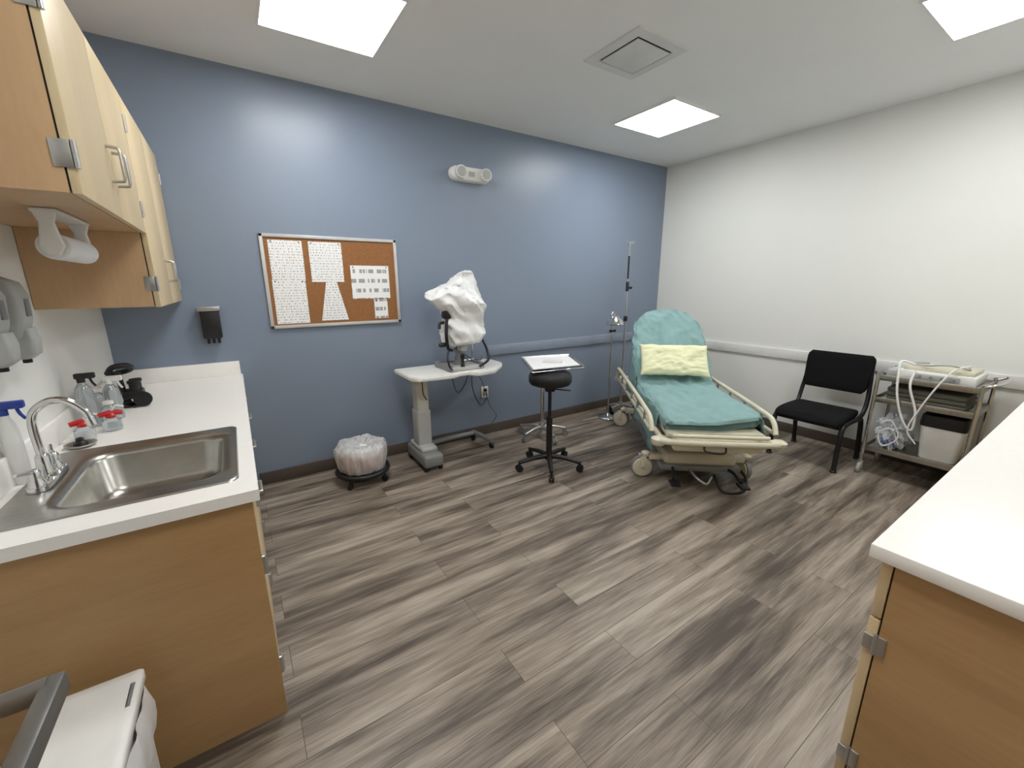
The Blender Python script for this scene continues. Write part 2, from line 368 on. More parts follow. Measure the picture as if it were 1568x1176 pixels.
for y in (1.91,2.26):
    loft(f'arm_{y}',e,[[(x+a,y+b,z) for a,b in rrect(0,0,hw,.008,.007,3)] for hw,z in ((.028,1.772),(.018,1.74),(.024,1.70),(.030,1.672),(.016,1.645))],M_wplast,angle=60)
lathe('towel_roll',e,(x,1.92,1.672),[(.018,0),(.040,.0),(.040,.33),(.018,.33)],M_paper,axis='y')

# ------------------------------------------------------------ blue wall items
e=empty('cork_bulletin_board')
x0,x1,z0,z1=.21,1.21,1.228,1.915
box('cork',e,x0+.01,x1-.01,D-.012,D-.001,z0+.01,z1-.01,M_cork)
for nm,a in (('top',(x0,x1,z1-.024,z1)),('bottom',(x0,x1,z0,z0+.024)),('left',(x0,x0+.024,z0,z1)),('right',(x1-.024,x1,z0,z1))):
    box('frame_'+nm,e,a[0],a[1],D-.022,D-.0005,a[2],a[3],M_frame,.003)
for nm,a,m in (('page_left_upper',(.262,.487,1.585,1.873),M_text),('page_left_lower',(.258,.483,1.262,1.59),M_text),('page_centre',(.53,.768,1.572,1.873),M_text),('picture_sheet',(.822,1.132,1.437,1.702),M_pict),('small_notice',(.992,1.103,1.27,1.432),M_pict)):
    o=box(nm,e,a[0],a[1],D-.0150-(.001 if 'upper' in nm else 0),D-.0125,a[2],a[3],m)
    for q in (a[0]+.02,a[1]-.02): lathe('pin',e,(q,D-.021,a[3]-.012),[(.004,0),(.005,.004),(.003,.006)],M_black,8,axis='y')
prism('triangle_note',e,[(.63,0),(.71,0),(.775,-.30),(.57,-.30)],0,.0015,M_text,M=Matrix.Translation((0,D-.0135,1.572))@Matrix.Rotation(math.pi/2,4,'X'))
e=empty('wall_glove_dispenser')
box('body',e,-.205,-.095,D-.09,D-.001,1.19,1.385,M_black,.012)
box('metal_cap',e,-.215,-.085,D-.10,D-.001,1.38,1.41,M_alu,.004)
for q in (-.18,-.15,-.12): cyl(f'nozzle_{q}',e,(q,D-.05,1.19),(q,D-.05,1.155),.009,M_black,10)
e=empty('emergency_light')
xc,zc_=1.93,2.505
loft('housing',e,[[(xc+a,yy,zc_+b) for a,b in rrect(0,0,.2*s,.06*s,.058*s,8)] for s,yy in ((1,D-.001),(1,D-.04),(.93,D-.06),(.8,D-.066))],M_wplast,angle=50)
for s in (-1,1):
    lathe(f'lamp_head_{s}',e,(xc+s*.125,D-.125,zc_+.0),[(.03,0),(.052,.006),(.055,.03),(.045,.065),(.02,.08)],M_wplast,axis='y')
    lathe(f'lamp_lens_{s}',e,(xc+s*.125,D-.129,zc_),[(.015,0),(.04,.003),(.042,.008)],M_lgray,axis='y')
box('test_panel',e,xc-.03,xc+.03,D-.07,D-.06,zc_-.02,zc_+.02,M_lgray,.003)
e=empty('wall_outlet')
box('plate',e,2.01,2.09,D-.008,D-.0005,.40,.52,M_wplast,.003)
for z in (.435,.485):
    box(f'socket_{z}',e,2.03,2.07,D-.0105,D-.007,z-.017,z+.017,M_lgray,.004)
    for q in (2.042,2.058): box(f'slot_{z}_{q}',e,q-.002,q+.002,D-.0112,D-.0095,z-.006,z+.008,M_edge)
box('plug',e,2.035,2.065,D-.035,D-.0105,.472,.497,M_black,.006)

# ------------------------------------------------------------ kick bucket
e=empty('waste_bin_on_wheels',(.70,3.27,0))
tube('bumper_ring',e,[(.195*math.cos(a),.195*math.sin(a),.095) for a in [i*math.pi/8 for i in range(17)]],.018,M_black)
for i in range(4):
    a=math.pi/4+i*math.pi/2;c,s=math.cos(a),math.sin(a)
    tube(f'strut_{i}',e,[(0,0,.055),(.1*c,.1*s,.065),(.19*c,.19*s,.09)],.010,M_black,8)
    cyl(f'caster_{i}',e,(.19*c-.01*s,.19*s+.01*c,.026),(.19*c+.01*s,.19*s-.01*c,.026),.026,M_black,16)
    cyl(f'caster_stem_{i}',e,(.19*c,.19*s,.03),(.19*c,.19*s,.09),.008,M_black,8)
lathe('bucket',e,(0,0,.065),[(.12,0),(.135,.01),(.150,.09),(.153,.10),(.14,.095)],M_black)
lathe('contents',e,(0,0,0),[(.10,.12),(.150,.125),(.165,.16),(.168,.20),(.15,.225),(.08,.235),(.02,.235)],M_pink,48,jit=.12)
for i in range(5): blob(f'tissue_{i}',e,(.10*math.cos(i*1.26+.4),.10*math.sin(i*1.26+.4),.235),(.065,.055,.045),M_paper,.6,8,i*3.)
blob('tissue_centre',e,(0,0,.255),(.07,.06,.035),M_paper,.6,8,9)
loops=[]
prof=[(.158,.105),(.172,.112),(.184,.15),(.195,.20),(.201,.245),(.200,.275),(.192,.300),(.176,.318),(.152,.325),(.120,.320),(.085,.306),(.05,.300),(.02,.300)]
prof=[(a[0]+(b[0]-a[0])*j/5,a[1]+(b[1]-a[1])*j/5) for a,b in zip(prof,prof[1:]) for j in range(5)]
for r,z in prof:
    lp=[]
    for k in range(120):
        a=2*math.pi*k/120;c,s=math.cos(a),math.sin(a)
        d=.014*noise.noise(Vector((c*4,s*4,z*6)))+.020*(.18-abs(noise.noise(Vector((c*8,s*8,z*5)))))
        fz=max(0,min(1,(z-.22)/.08))
        dz=fz*(.020*noise.noise(Vector((c*r*14,s*r*14,7)))-.028*abs(noise.noise(Vector((c*r*26,s*r*26,2)))))
        lp.append(((r+d)*c,(r+d)*s,z+dz))
    loops.append(lp)
loft('liner',e,loops,M_liner,False,True,angle=50)

# ------------------------------------------------------------ instrument table
e=empty('instrument_table')
box('foot_housing',e,1.15,1.325,3.06,3.50,.035,.15,M_gray,.03,4)
box('foot_cap',e,1.165,1.31,3.15,3.45,.14,.19,M_lgray,.02,3)
box('column_lower',e,1.175,1.30,3.24,3.38,.16,.50,M_lgray,.018,3)
box('column_upper',e,1.185,1.29,3.25,3.37,.48,.80,mat('beige_column',srgb(200,198,188),.45),.015,3)
for y in (3.10,3.46): 
    for q in (1.17,1.30): cyl(f'caster_{q}_{y}',e,(q-.012,y,.03),(q+.012,y,.03),.03,M_black,16)
tube('rear_bar',e,[(1.30,3.46,.09),(1.55,3.50,.09),(1.85,3.50,.09)],.028,M_gray,12,True,.8)
tube('side_leg',e,[(1.85,3.53,.09),(1.87,3.40,.09),(1.90,3.24,.075)],.028,M_gray,12,True,.8)
for p in ((1.90,3.24),(1.85,3.52)): cyl(f'caster_{p}',e,(p[0]-.012,p[1],.03),(p[0]+.012,p[1],.03),.03,M_black,16);cyl(f'stem_{p}',e,(p[0],p[1],.04),(p[0],p[1],.08),.01,M_gray,8)
box('support_arm',e,1.2,1.75,3.22,3.40,.775,.80,M_gray,.006)
prism('top',e,[(1.08,3.50),(1.085,3.10),(1.13,3.03),(1.42,3.0),(1.50,3.04),(1.57,3.04),(1.62,2.96),(1.80,2.98),(1.98,3.16),(2.03,3.24),(2.03,3.46),(1.98,3.50)],.80,.835,M_wplast,.008)
tube('cable_a',e,[(1.62,3.4,.80),(1.60,3.42,.70),(1.66,3.45,.55),(1.74,3.45,.62),(1.78,3.42,.79)],.004,M_black,6)
tube('cable_b',e,[(1.80,3.42,.79),(1.84,3.48,.55),(1.95,3.53,.36),(2.05,3.57,.42),(2.05,3.585,.48)],.004,M_black,6)
tube('cable_c',e,[(1.22,3.2,.80),(1.20,3.15,.72),(1.21,3.16,.66),(1.25,3.2,.60)],.005,M_black,6)
tube('cable_d',e,[(1.80,3.44,.80),(1.95,3.5,.62),(2.06,3.54,.34),(2.16,3.57,.2),(2.10,3.58,.12)],.003,M_black,6)

e=empty('slit_lamp_microscope')
T=.836
box('base_plate',e,1.44,1.74,3.08,3.38,T,T+.035,M_lgray,.01)
box('track_left',e,1.42,1.46,3.1,3.4,T,T+.05,M_gray,.006);box('track_right',e,1.72,1.76,3.1,3.4,T,T+.05,M_gray,.006)
cyl('axle',e,(1.42,3.3,T+.045),(1.76,3.3,T+.045),.01,M_chrome)
lathe('pedestal',e,(1.58,3.23,T+.03),[(.06,0),(.055,.02),(.035,.04),(.03,.1),(.045,.12),(.045,.14)],M_gray)
lathe('joystick',e,(1.55,3.10,T+.035),[(.02,0),(.014,.02),(.012,.06),(.02,.075),(.018,.1),(.008,.108)],M_black)
cyl('column',e,(1.58,3.24,T+.15),(1.58,3.24,1.45),.022,M_gray)
box('illumination_arm',e,1.55,1.61,3.12,3.2,T+.16,1.40,M_lgray,.01)
tube('microscope_arm',e,[(1.50,3.2,1.0),(1.44,3.14,1.03),(1.42,3.12,1.15),(1.44,3.14,1.28)],.014,M_black)
box('microscope_body',e,1.42,1.53,3.12,3.22,1.27,1.35,M_black,.02)
tube('side_bracket',e,[(1.48,3.2,1.24),(1.38,3.14,1.24),(1.36,3.12,1.20)],.012,M_black)
for q in (1.66,1.78):
    cyl(f'chinrest_post_{q}',e,(q,3.36,T),(q,3.36,1.35),.01,M_chrome)
box('chinrest_cup',e,1.68,1.76,3.30,3.38,1.03,1.05,M_lgray,.008)
cyl('chinrest_bar',e,(1.66,3.36,1.02),(1.78,3.36,1.02),.008,M_chrome)
lathe('side_knob_a',e,(1.37,3.16,1.06),[(.012,0),(.02,.01),(.02,.05),(.014,.055)],M_black,16,axis='x')
tube('front_handle',e,[(1.70,3.08,T+.02),(1.78,3.06,T+.08),(1.80,3.12,T+.16),(1.79,3.2,T+.26)],.012,M_black)
tube('front_handle_b',e,[(1.44,3.08,T+.02),(1.40,3.04,T+.06),(1.39,3.05,T+.12),(1.42,3.1,T+.17)],.009,M_black)
tube('power_cable',e,[(1.6,3.36,.90),(1.7,3.44,.93),(1.82,3.44,.86),(1.9,3.42,.845),(1.96,3.5,.86)],.004,M_black,6)
secs=[(1.055,1.46,1.775,.13),(1.07,1.445,1.79,.14),(1.13,1.44,1.80,.15),(1.20,1.43,1.81,.15),(1.28,1.44,1.81,.15),(1.34,1.42,1.81,.155),(1.385,1.36,1.81,.16),(1.43,1.325,1.80,.155),(1.47,1.33,1.785,.14),(1.52,1.41,1.765,.12),(1.565,1.51,1.75,.10),(1.605,1.57,1.735,.075),(1.64,1.62,1.715,.045),(1.66,1.65,1.70,.02)]
def interp(secs,k=5):
    out=[]
    for a,b in zip(secs,secs[1:]):
        for j in range(k): out.append(tuple(u+(v-u)*j/k for u,v in zip(a,b)))
    out.append(secs[-1]);return out
loops=[]
for z,xa,xb,hy in interp(secs):
    lp=[];n=72
    for k in range(n):
        a=2*math.pi*k/n;c,s=math.cos(a),math.sin(a)
        xx=(xa+xb)/2+(xb-xa)/2*math.copysign(abs(c)**.75,c);yy=3.22+hy*math.copysign(abs(s)**.75,s)
        p=Vector((xx,yy,z));q=Vector((xx*7+z*5,yy*7,z*3.5))
        f=abs(noise.noise(q))*1.0+.5*abs(noise.noise(q*2.3))
        dr=Vector((c,s,0));p+=dr*(.025-.09*f);p.z+=.02*noise.noise(Vector((xx*9,yy*9,3)))
        lp.append(p)
    loops.append(lp)
loft('dust_cover',e,loops,M_bag,False,True,angle=35)

# ------------------------------------------------------------ stool
def fivestar(par,r,z,m,cr,castm,a0=0,th=.018,hub=.035):
    lathe('hub',par,(0,0,z-.02),[(hub,0),(hub,.04),(hub*.7,.07)],m)
    for i in range(5):
        a=a0+i*2*math.pi/5;c,s=math.cos(a),math.sin(a)
        tube(f'leg_{i+1}',par,[(.02*c,.02*s,z+.01),(r*.5*c,r*.5*s,z+.005),(r*c,r*s,z-.02)],(th*1.15,th*.8),m,10)
        for q in (-1,1): cyl(f'caster_{i+1}_{q}',par,(r*c-s*.006*q,r*s+c*.006*q,cr),(r*c-s*.02*q,r*s+c*.02*q,cr),cr,castm,16)
        cyl(f'caster_stem_{i+1}',par,(r*c,r*s,cr),(r*c,r*s,z-.005),.009,castm,8)
e=empty('rolling_stool',(2.09,2.59,0))
fivestar(e,.27,.10,M_black,.030,M_black,a0=.35,th=.020)
cyl('gas_cylinder',e,(0,0,.1),(0,0,.46),.026,M_black);cyl('piston',e,(0,0,.45),(0,0,.74),.015,M_black)
lathe('seat_pan',e,(0,0,.735),[(.04,-.05),(.05,0),(.15,.008),(.15,.012)],M_black)
lathe('seat_cushion',e,(0,0,.745),[(.12,0),(.165,.004),(.178,.025),(.178,.07),(.165,.092),(.12,.1),(.04,.102)],M_vinylblk,48)
tube('height_lever',e,[(.03,-.02,.70),(.10,-.05,.69),(.16,-.07,.68)],.006,M_black,8)
# ------------------------------------------------------------ mayo stand
e=empty('instrument_tray_stand',(2.50,3.22,0),math.radians(-38))
fivestar(e,.25,.10,M_alu,.028,M_gray,a0=.2,th=.016)
cyl('post_lower',e,(0,0,.1),(0,0,.5),.02,M_chrome);cyl('post_upper',e,(0,0,.45),(0,0,.85),.013,M_chrome)
def T2(x,y):
    r=math.radians(38);dx,dy=x-2.50,y-3.22;return (dx*math.cos(r)-dy*math.sin(r),dx*math.sin(r)+dy*math.cos(r))
tray=[T2(2.18,3.13),T2(1.91,2.59),T2(2.38,2.51),T2(2.64,2.99)]
ctr=(sum(p[0] for p in tray)/4,sum(p[1] for p in tray)/4)
tube('tray_frame',e,[(p[0],p[1],.862) for p in tray+[tray[0]]],.008,M_chrome,8,False)
tube('tray_arm',e,[(0,0,.85),(ctr[0]*.5,ctr[1]*.5,.855),(ctr[0],ctr[1],.862)],.010,M_chrome,8)
def sc_(k): return [(ctr[0]+(p[0]-ctr[0])*k,ctr[1]+(p[1]-ctr[1])*k) for p in tray]
loft('tray',e,[[(a,b,.885) for a,b in sc_(1.03)],[(a,b,.888) for a,b in sc_(1.0)],[(a,b,.873) for a,b in sc_(.93)],[(a,b,.872) for a,b in sc_(.3)]],M_alu,False,True,angle=30)
prism('paper_liner',e,sc_(.92),.874,.878,M_paper)
prism('instrument_pack',e,[(ctr[0]+a,ctr[1]+b) for a,b in ((-.08,-.05),(.09,-.06),(.1,.05),(-.07,.07))],.879,.892,M_wplast,.003)

# ------------------------------------------------------------ exam lamp + IV pole
e=empty('gooseneck_exam_lamp',(3.50,3.25,0))
lathe('base',e,(0,0,.0),[(.11,.0),(.11,.02),(.09,.035),(.03,.045),(.018,.07)],M_chrome,32)
cyl('pole',e,(0,0,.03),(0,0,1.08),.011,M_chrome)
tube('gooseneck',e,[(0,0,1.07),(.0,0,1.13),(-.03,-.01,1.2),(-.01,-.01,1.24),(.03,-.01,1.2)],.009,M_chrome,10)
lathe('reflector',e,(.02,-.02,1.10),[(.095,.0),(.098,.01),(.08,.05),(.045,.08),(.03,.10),(.01,.11)],M_chrome,32)
lathe('bulb',e,(.02,-.02,1.09),[(.01,0),(.06,.004),(.07,.014)],M_wplast,24)
cyl('clamp',e,(-.03,0,1.03),(.05,0,1.03),.015,M_black)
e=empty('iv_pole',(3.80,3.33,0))
fivestar(e,.15,.09,M_alu,.024,M_black,a0=.6,th=.014)
cyl('tube_lower',e,(0,0,.1),(0,0,1.15),.013,M_alu);cyl('tube_upper',e,(0,0,1.1),(0,0,2.0),.008,M_alu)
lathe('collar',e,(0,0,1.12),[(.02,0),(.022,.01),(.022,.05),(.015,.06)],M_black)
cyl('clamp_knob',e,(0,0,1.5),(.05,-.02,1.5),.014,M_black)
lathe('clamp',e,(0,0,1.46),[(.016,0),(.018,.01),(.018,.1),(.012,.11)],M_black)
cyl('upper_dark_section',e,(0,0,1.6),(0,0,1.85),.0095,M_black)
for s in (-1,1): tube(f'hook_{s}',e,[(0,0,1.97),(s*.015,-s*.01,2.0),(s*.035,-s*.02,1.985),(s*.035,-s*.02,2.02)],.004,M_alu,6)

# ------------------------------------------------------------ hospital stretcher
ANG=math.radians(50)
e=empty('hospital_stretcher',(2.68,1.46,0),ANG)
st=[(.05,.575,.31,.05),(.06,.595,.33,.09),(.11,.615,.34,.11),(.4,.63,.345,.115),(.8,.628,.345,.11),(1.08,.633,.345,.11),(1.17,.665,.345,.105),(1.25,.74,.35,.10),(1.36,.86,.355,.09),(1.47,.98,.355,.08),(1.57,1.09,.335,.075),(1.64,1.17,.30,.065),(1.69,1.225,.25,.055),(1.72,1.258,.20,.045),(1.738,1.277,.12,.03)]
st2=interp(st,8);loops=[]
for i,(s,z,hw,th) in enumerate(st2):
    a=st2[max(0,i-1)];b=st2[min(len(st2)-1,i+1)];t=Vector((b[0]-a[0],0,b[1]-a[1])).normalized();nrm=Vector((-t.z,0,t.x))
    lp=[];rr=min(th/2,.04)
    base=rrect(0,-th/2,hw,th/2,rr,10)
    dens=[]
    for k in range(len(base)):
        p,q=base[k],base[(k+1)%len(base)]
        m_=36 if k in (10,32) else 1
        for j in range(m_): dens.append((p[0]+(q[0]-p[0])*j/m_,p[1]+(q[1]-p[1])*j/m_))
    for (yy,hh) in dens:
        p=Vector((s,yy,z))+nrm*hh
        if s<.6 and yy<0 : p+=Vector((.07*(-yy/.34)*(1-s/.6),0,.035*(-yy/.34)*(1-s/.6)))
        q=Vector((p.x*3.2+p.y*2.5,p.y*6-p.x*3,p.z*4))
        w=.012*noise.noise(q)+.050*(.16-abs(noise.noise(q*1.2+Vector((3,1,0)))))+.020*(.15-abs(noise.noise(q*2.7)))
        p+= (nrm*w if hh>-.02 else Vector((0,math.copysign(w,yy),0)))
        lp.append(p)
    loops.append(lp)
loft('sheeted_mattress',e,loops,M_teal,True,True,angle=70)
def drape(nm,pts_top,drop,out,m,seed=0):
    bm=bmesh.new();P=catmull(pts_top,8);nz=10;g=[]
    for i,p in enumerate(P):
        col=[]
        d=drop*(1+.25*noise.noise(Vector((i*.15,seed,0))))
        for j in range(nz+1):
            f=j/nz;wv=.018*math.sin(i*.55+seed)*f+.015*noise.noise(Vector((i*.3,j*.3,seed)))
            col.append(bm.verts.new((p.x,p.y+out*(.025*f**.5+wv),p.z-d*f)))
        g.append(col)
    for a,b in zip(g,g[1:]):
        for j in range(nz): bm.faces.new((a[j],b[j],b[j+1],a[j+1]))
    o=finish(bm,nm,e,m,angle=80);sm=o.modifiers.new('s','SOLIDIFY');sm.thickness=.004;return o
drape('sheet_drape_left',[(.25,.345,.60),(.7,.352,.60),(1.15,.352,.61)],.30,1,M_teal,1)
drape('sheet_drape_back_left',[(1.2,.352,.68),(1.4,.36,.86),(1.5,.355,.95)],.34,1,M_teal,4)
drape('sheet_drape_right',[(.15,-.345,.60),(.7,-.352,.60),(1.15,-.352,.61)],.13,-1,M_teal,7)
box('deck_seat',e,.06,1.2,-.33,.33,.475,.515,M_cream,.01)
def rotm(px,pz,ang): return Matrix.Translation((px,0,pz))@Matrix.Rotation(-ang,4,'Y')
box('deck_back',e,0,.70,-.30,.30,-.12,-.095,M_cream,.01,M=rotm(1.19,.665,math.radians(48)))
cyl('back_strut_a',e,(1.3,.2,.45),(1.58,.2,.95),.015,M_chrome);cyl('back_strut_b',e,(1.3,-.2,.45),(1.58,-.2,.95),.015,M_chrome)
for s in (-1,1):
    y=s*.385
    tube(f'frame_rail_{s}',e,[(0.02,y*.95,.46),(1.0,y*.95,.46),(1.98,y*.95,.46)],.022,M_cream,12)
    tube(f'side_rail_top_{s}',e,[(.10,s*.425,.50),(.16,s*.428,.575),(.3,s*.43,.60),(1.0,s*.43,.61),(1.75,s*.43,.61),(1.92,s*.43,.585),(1.97,s*.425,.50)],.018,M_cream,12)
    tube(f'side_rail_low_{s}',e,[(.16,s*.428,.50),(1.0,s*.43,.50),(1.95,s*.43,.50)],.014,M_cream,10)
    for q in (.35,.65,.95,1.25,1.55,1.8): tube(f'side_rail_bar_{s}_{q}',e,[(q,s*.43,.60),(q,s*.432,.50),(q-.02,s*.41,.46)],.010,M_alu,8)
    for q in (.0,1.98): lathe(f'corner_bumper_{s}_{q}',e,(q,s*.40,.44),[(.04,0),(.05,.012),(.05,.045),(.035,.055)],M_cream,24)
tube('foot_bar',e,[(-.0,.40,.475),(-.055,.34,.48),(-.065,.0,.48),(-.055,-.34,.48),(.0,-.40,.475)],.022,M_cream,12)
tube('foot_push_handle',e,[(.06,.30,.485),(-.03,.30,.52),(-.05,.26,.525),(-.05,-.26,.525),(-.03,-.30,.52),(.06,-.30,.485)],.014,M_cream,10)
tube('head_bar',e,[(1.96,.38,.46),(2.02,.33,.47),(2.03,0,.47),(2.02,-.33,.47),(1.96,-.38,.46)],.022,M_cream,12)
box('cross_beam_foot',e,.04,.12,-.37,.37,.42,.47,M_cream,.01);box('cross_beam_head',e,1.84,1.92,-.37,.37,.43,.47,M_cream,.01)
box('foot_panel',e,-.03,.05,-.30,.30,.40,.465,M_cream,.02)
tube('foot_latch',e,[(-.045,.1,.47),(-.08,.1,.43),(-.08,-.02,.42),(-.045,-.04,.46)],.007,M_black,8)
box('lift_housing',e,.40,.62,-.16,.16,.24,.46,M_gray,.03);box('lift_housing_head',e,1.35,1.57,-.16,.16,.24,.46,M_gray,.03)
for q in (.51,1.46):
    for k in range(4): lathe(f'bellow_{q}_{k}',e,(q,0,.25+k*.045),[(.09,0),(.11,.02),(.09,.04)],M_black,24)
box('base_hood',e,.28,1.72,-.27,.27,.16,.26,M_cream,.03,3)
box('base_frame',e,.26,1.75,-.30,.30,.12,.165,M_gray,.012)
def caster(q,s,rot):
    y=s*.385
    ce=empty(f'caster_{q}_{s}',(q,y,0),rot,par=e)
    o=.03
    cyl('tyre',ce,(o,-.018,.09),(o,.018,.09),.09,M_gray,32)
    lathe('disc',ce,(o,0,.09),[(.03,-.03),(.074,-.026),(.08,-.018),(.08,.018),(.074,.026),(.03,.03)],M_cream,32,axis='y')
    lathe('axle_cap',ce,(o,0,.09),[(.008,-.042),(.012,-.036),(.012,.036),(.008,.042)],M_alu,16,axis='y')
    for t_ in (-1,1): box(f'fork_{t_}',ce,o-.022,o+.022,t_*.037-.003,t_*.037+.003,.08,.19,M_cream,.002)
    lathe('swivel',ce,(0,0,.183),[(.03,0),(.038,.01),(.038,.03),(.02,.04)],M_cream,16)
for q in (.40,1.62):
    box(f'axle_beam_{q}',e,q-.035,q+.035,-.37,.37,.16,.21,M_cream,.012)
caster(.40,1,math.radians(95));caster(.40,-1,math.radians(20));caster(1.62,1,math.radians(60));caster(1.62,-1,0)
for s in (-1,1):
    tube(f'pedal_arm_{s}',e,[(.32,s*.2,.14),(.2,s*.22,.15),(.10,s*.24,.12)],.012,M_black,8)
    box(f'pedal_{s}',e,.02,.12,s*.24-.035,s*.24+.035,.10,.12,M_black,.008)
tube('brake_bar',e,[(.30,-.30,.14),(.2,-.31,.12),(.12,-.28,.06),(.08,-.2,.045),(.08,-.1,.06),(.2,-.08,.13)],.011,M_black,8)
tube('steer_pedal',e,[(.3,.08,.14),(.16,.07,.13),(.12,.0,.09),(.16,-.05,.13)],.01,M_alu,8)
tube('oxygen_cradle',e,[(.3,.12,.3),(.2,.12,.33),(.12,.12,.40)],.012,M_black,8)
# pillow
bm=bmesh.new();nu,nv=56,36;g={}
def pil(u,v,sd):
    a=.315;b=.165;ex=((1-abs(u)**5)*(1-abs(v)**5))**.5
    x=u*a*(1-.03*(1-abs(v)**2));y=v*b*(1-.05*(1-abs(u)**2))
    w=.045*ex+(.014*noise.noise(Vector((u*2.5,v*2.5,sd*3)))-.018*abs(noise.noise(Vector((u*4+v*2,v*4,sd*2)))))*ex
    y+=.008*noise.noise(Vector((u*4,v*2,5)))
    return Vector((sd*w,x,y))
for sd in (1,-1):
    for i in range(nu+1):
        for j in range(nv+1):
            g[(sd,i,j)]=bm.verts.new(pil(-1+2*i/nu,-1+2*j/nv,sd))
    for i in range(nu):
        for j in range(nv): bm.faces.new((g[(sd,i,j)],g[(sd,i+1,j)],g[(sd,i+1,j+1)],g[(sd,i,j+1)]))
bmesh.ops.remove_doubles(bm,verts=bm.verts,dist=.0008)
bmesh.ops.transform(bm,matrix=Matrix.Translation((1.178,.02,.838))@Matrix.Rotation(math.radians(36),4,'Y')@Matrix.Rotation(math.radians(1),4,'X'),verts=bm.verts)
pe=empty('bed_pillow',(2.68,1.46,0),ANG)
finish(bm,'pillow_body',pe,M_yellow,angle=80)

# ------------------------------------------------------------ guest chair
e=empty('guest_chair',(4.22,1.43,0))
def padloft(nm,loopf,n,m):
    return loft(nm,e,[loopf(i/(n-1)) for i in range(n)],m,angle=60)
def seatloop(t):
    x=-.27+.50*t;hw=.26-.02*t;zc=.43+(-.03*(1-t)**4);th=.035*math.sqrt(max(0.02,1-(2*t-1)**8))
    return [(x,a,zc+b+.008*(abs(a)/hw)**2) for a,b in rrect(0,0,hw*(1-.1*abs(2*t-1)**6),th,min(.03,th*.9),5)]
padloft('seat_cushion',seatloop,16,M_fabblk)
def backloop(t):
    z=.60+.33*t;hw=(.24+.02*t)*(1-.12*(2*t-1)**8);th=.02*math.sqrt(max(.05,1-(2*t-1)**8));xb=.255+.07*t
    return [(xb+b+.05*(1-(a/hw)**2)*.8-.02,a,z) for a,b in rrect(0,0,hw,th,th*.8,6)]
padloft('back_cushion',backloop,14,M_fabblk)
for s in (-1,1):
    y=s*.255
    tube(f'side_frame_{s}',e,[(-.22,y,.012),(-.215,y,.2),(-.20,y,.36),(-.12,y,.40),(.1,y,.40),(.2,y,.38),(.25,y,.2),(.28,y,.012)],.019,M_black,10)
    tube(f'back_upright_{s}',e,[(.10,y,.40),(.22,y,.44),(.27,y,.55),(.30,y*.95,.72),(.325,y*.9,.85)],.017,M_black,10)
    for q in (-.22,.28): lathe(f'foot_{s}_{q}',e,(q,y,0),[(.024,0),(.024,.014),(.018,.02)],M_black,16)
cyl('front_stretcher',e,(-.19,-.255,.37),(-.19,.255,.37),.012,M_black);cyl('rear_stretcher',e,(.2,-.255,.38),(.2,.255,.38),.012,M_black)

# ------------------------------------------------------------ utility cart
e=empty('stainless_utility_cart')
cx0,cx1,cy0,cy1=4.19,4.62,.50,1.06
for i,(x,y) in enumerate(((cx0,cy0),(cx0,cy1),(cx1,cy0),(cx1,cy1))):
    cyl(f'post_{i+1}',e,(x,y,.10),(x,y,.86),.013,M_chrome,16)
    cyl(f'wheel_{i+1}',e,(x,y-.012,.045),(x,y+.012,.045),.045,M_lgray,20)
    box(f'caster_fork_{i+1}',e,x-.012,x+.012,y-.02,y+.02,.045,.11,M_alu,.004)
for k,z in enumerate((.22,.63,.81)):
    box(f'shelf_{k+1}',e,cx0,cx1,cy0,cy1,z,z+.012,M_steel,.003)
    for nm,a in (('f',(cx0-.006,cx0+.006,cy0,cy1)),('b',(cx1-.006,cx1+.006,cy0,cy1)),('l',(cx0,cx1,cy1-.006,cy1+.006)),('r',(cx0,cx1,cy0-.006,cy0+.006))):
        box(f'lip_{k+1}{nm}',e,a[0],a[1],a[2],a[3],z-.015,z+.03,M_steel,.003)
tube('push_handle',e,[(cx0,cy0,.84),(cx0,cy0-.06,.87),(cx0+.1,cy0-.075,.87),(cx1-.1,cy0-.075,.87),(cx1,cy0-.06,.87),(cx1,cy0,.84)],.011,M_chrome,10)
for i in range(3): box(f'folded_drape_{i}',e,4.22,4.58,.56,1.0,.644+.035*i,.678+.035*i,mat('olive_drape',srgb(96,94,84),.9),.012)
e=empty('electrosurgical_unit')
box('case',e,4.23,4.58,.54,.96,.8235,.895,M_wplast,.012)
box('lid',e,4.25,4.56,.56,.94,.89,.925,M_cream,.012)
box('side_module',e,4.24,4.50,.96,1.03,.8235,.88,M_lgray,.01)
box('control_strip',e,4.222,4.232,.62,.86,.84,.88,M_lgray,.003)
for i in range(4): lathe(f'knob_{i}',e,(4.222,.65+i*.06,.86),[(.010,-.010),(.010,0)],M_gray,12,axis='x')
tube('cord_a',e,[(4.3,.88,.93),(4.25,.95,.955),(4.2,.95,.90),(4.165,.92,.7),(4.16,.86,.52),(4.17,.80,.45),(4.165,.80,.6),(4.17,.86,.78),(4.21,.86,.90)],.008,M_wplast,8)
tube('cord_b',e,[(4.35,.6,.93),(4.28,.7,.955),(4.25,.82,.94),(4.35,.9,.94),(4.45,.84,.935)],.007,M_lgray,8)
tube('cord_c',e,[(4.4,.62,.93),(4.3,.6,.96),(4.21,.66,.93),(4.165,.72,.8),(4.16,.78,.62),(4.165,.82,.45),(4.17,.76,.35)],.006,M_wplast,8)
e=empty('clear_supply_bag')
M_bf=mat('bag_film',srgb(206,212,218),.12,var=.22,vscale=12,bump=.6,bscale=18)
blob('bag_left',e,(4.30,.935,.375),(.085,.09,.135),M_bf,.45,9,2,5)
blob('bag_right',e,(4.42,.90,.34),(.09,.07,.10),M_bf,.45,9,5,5)
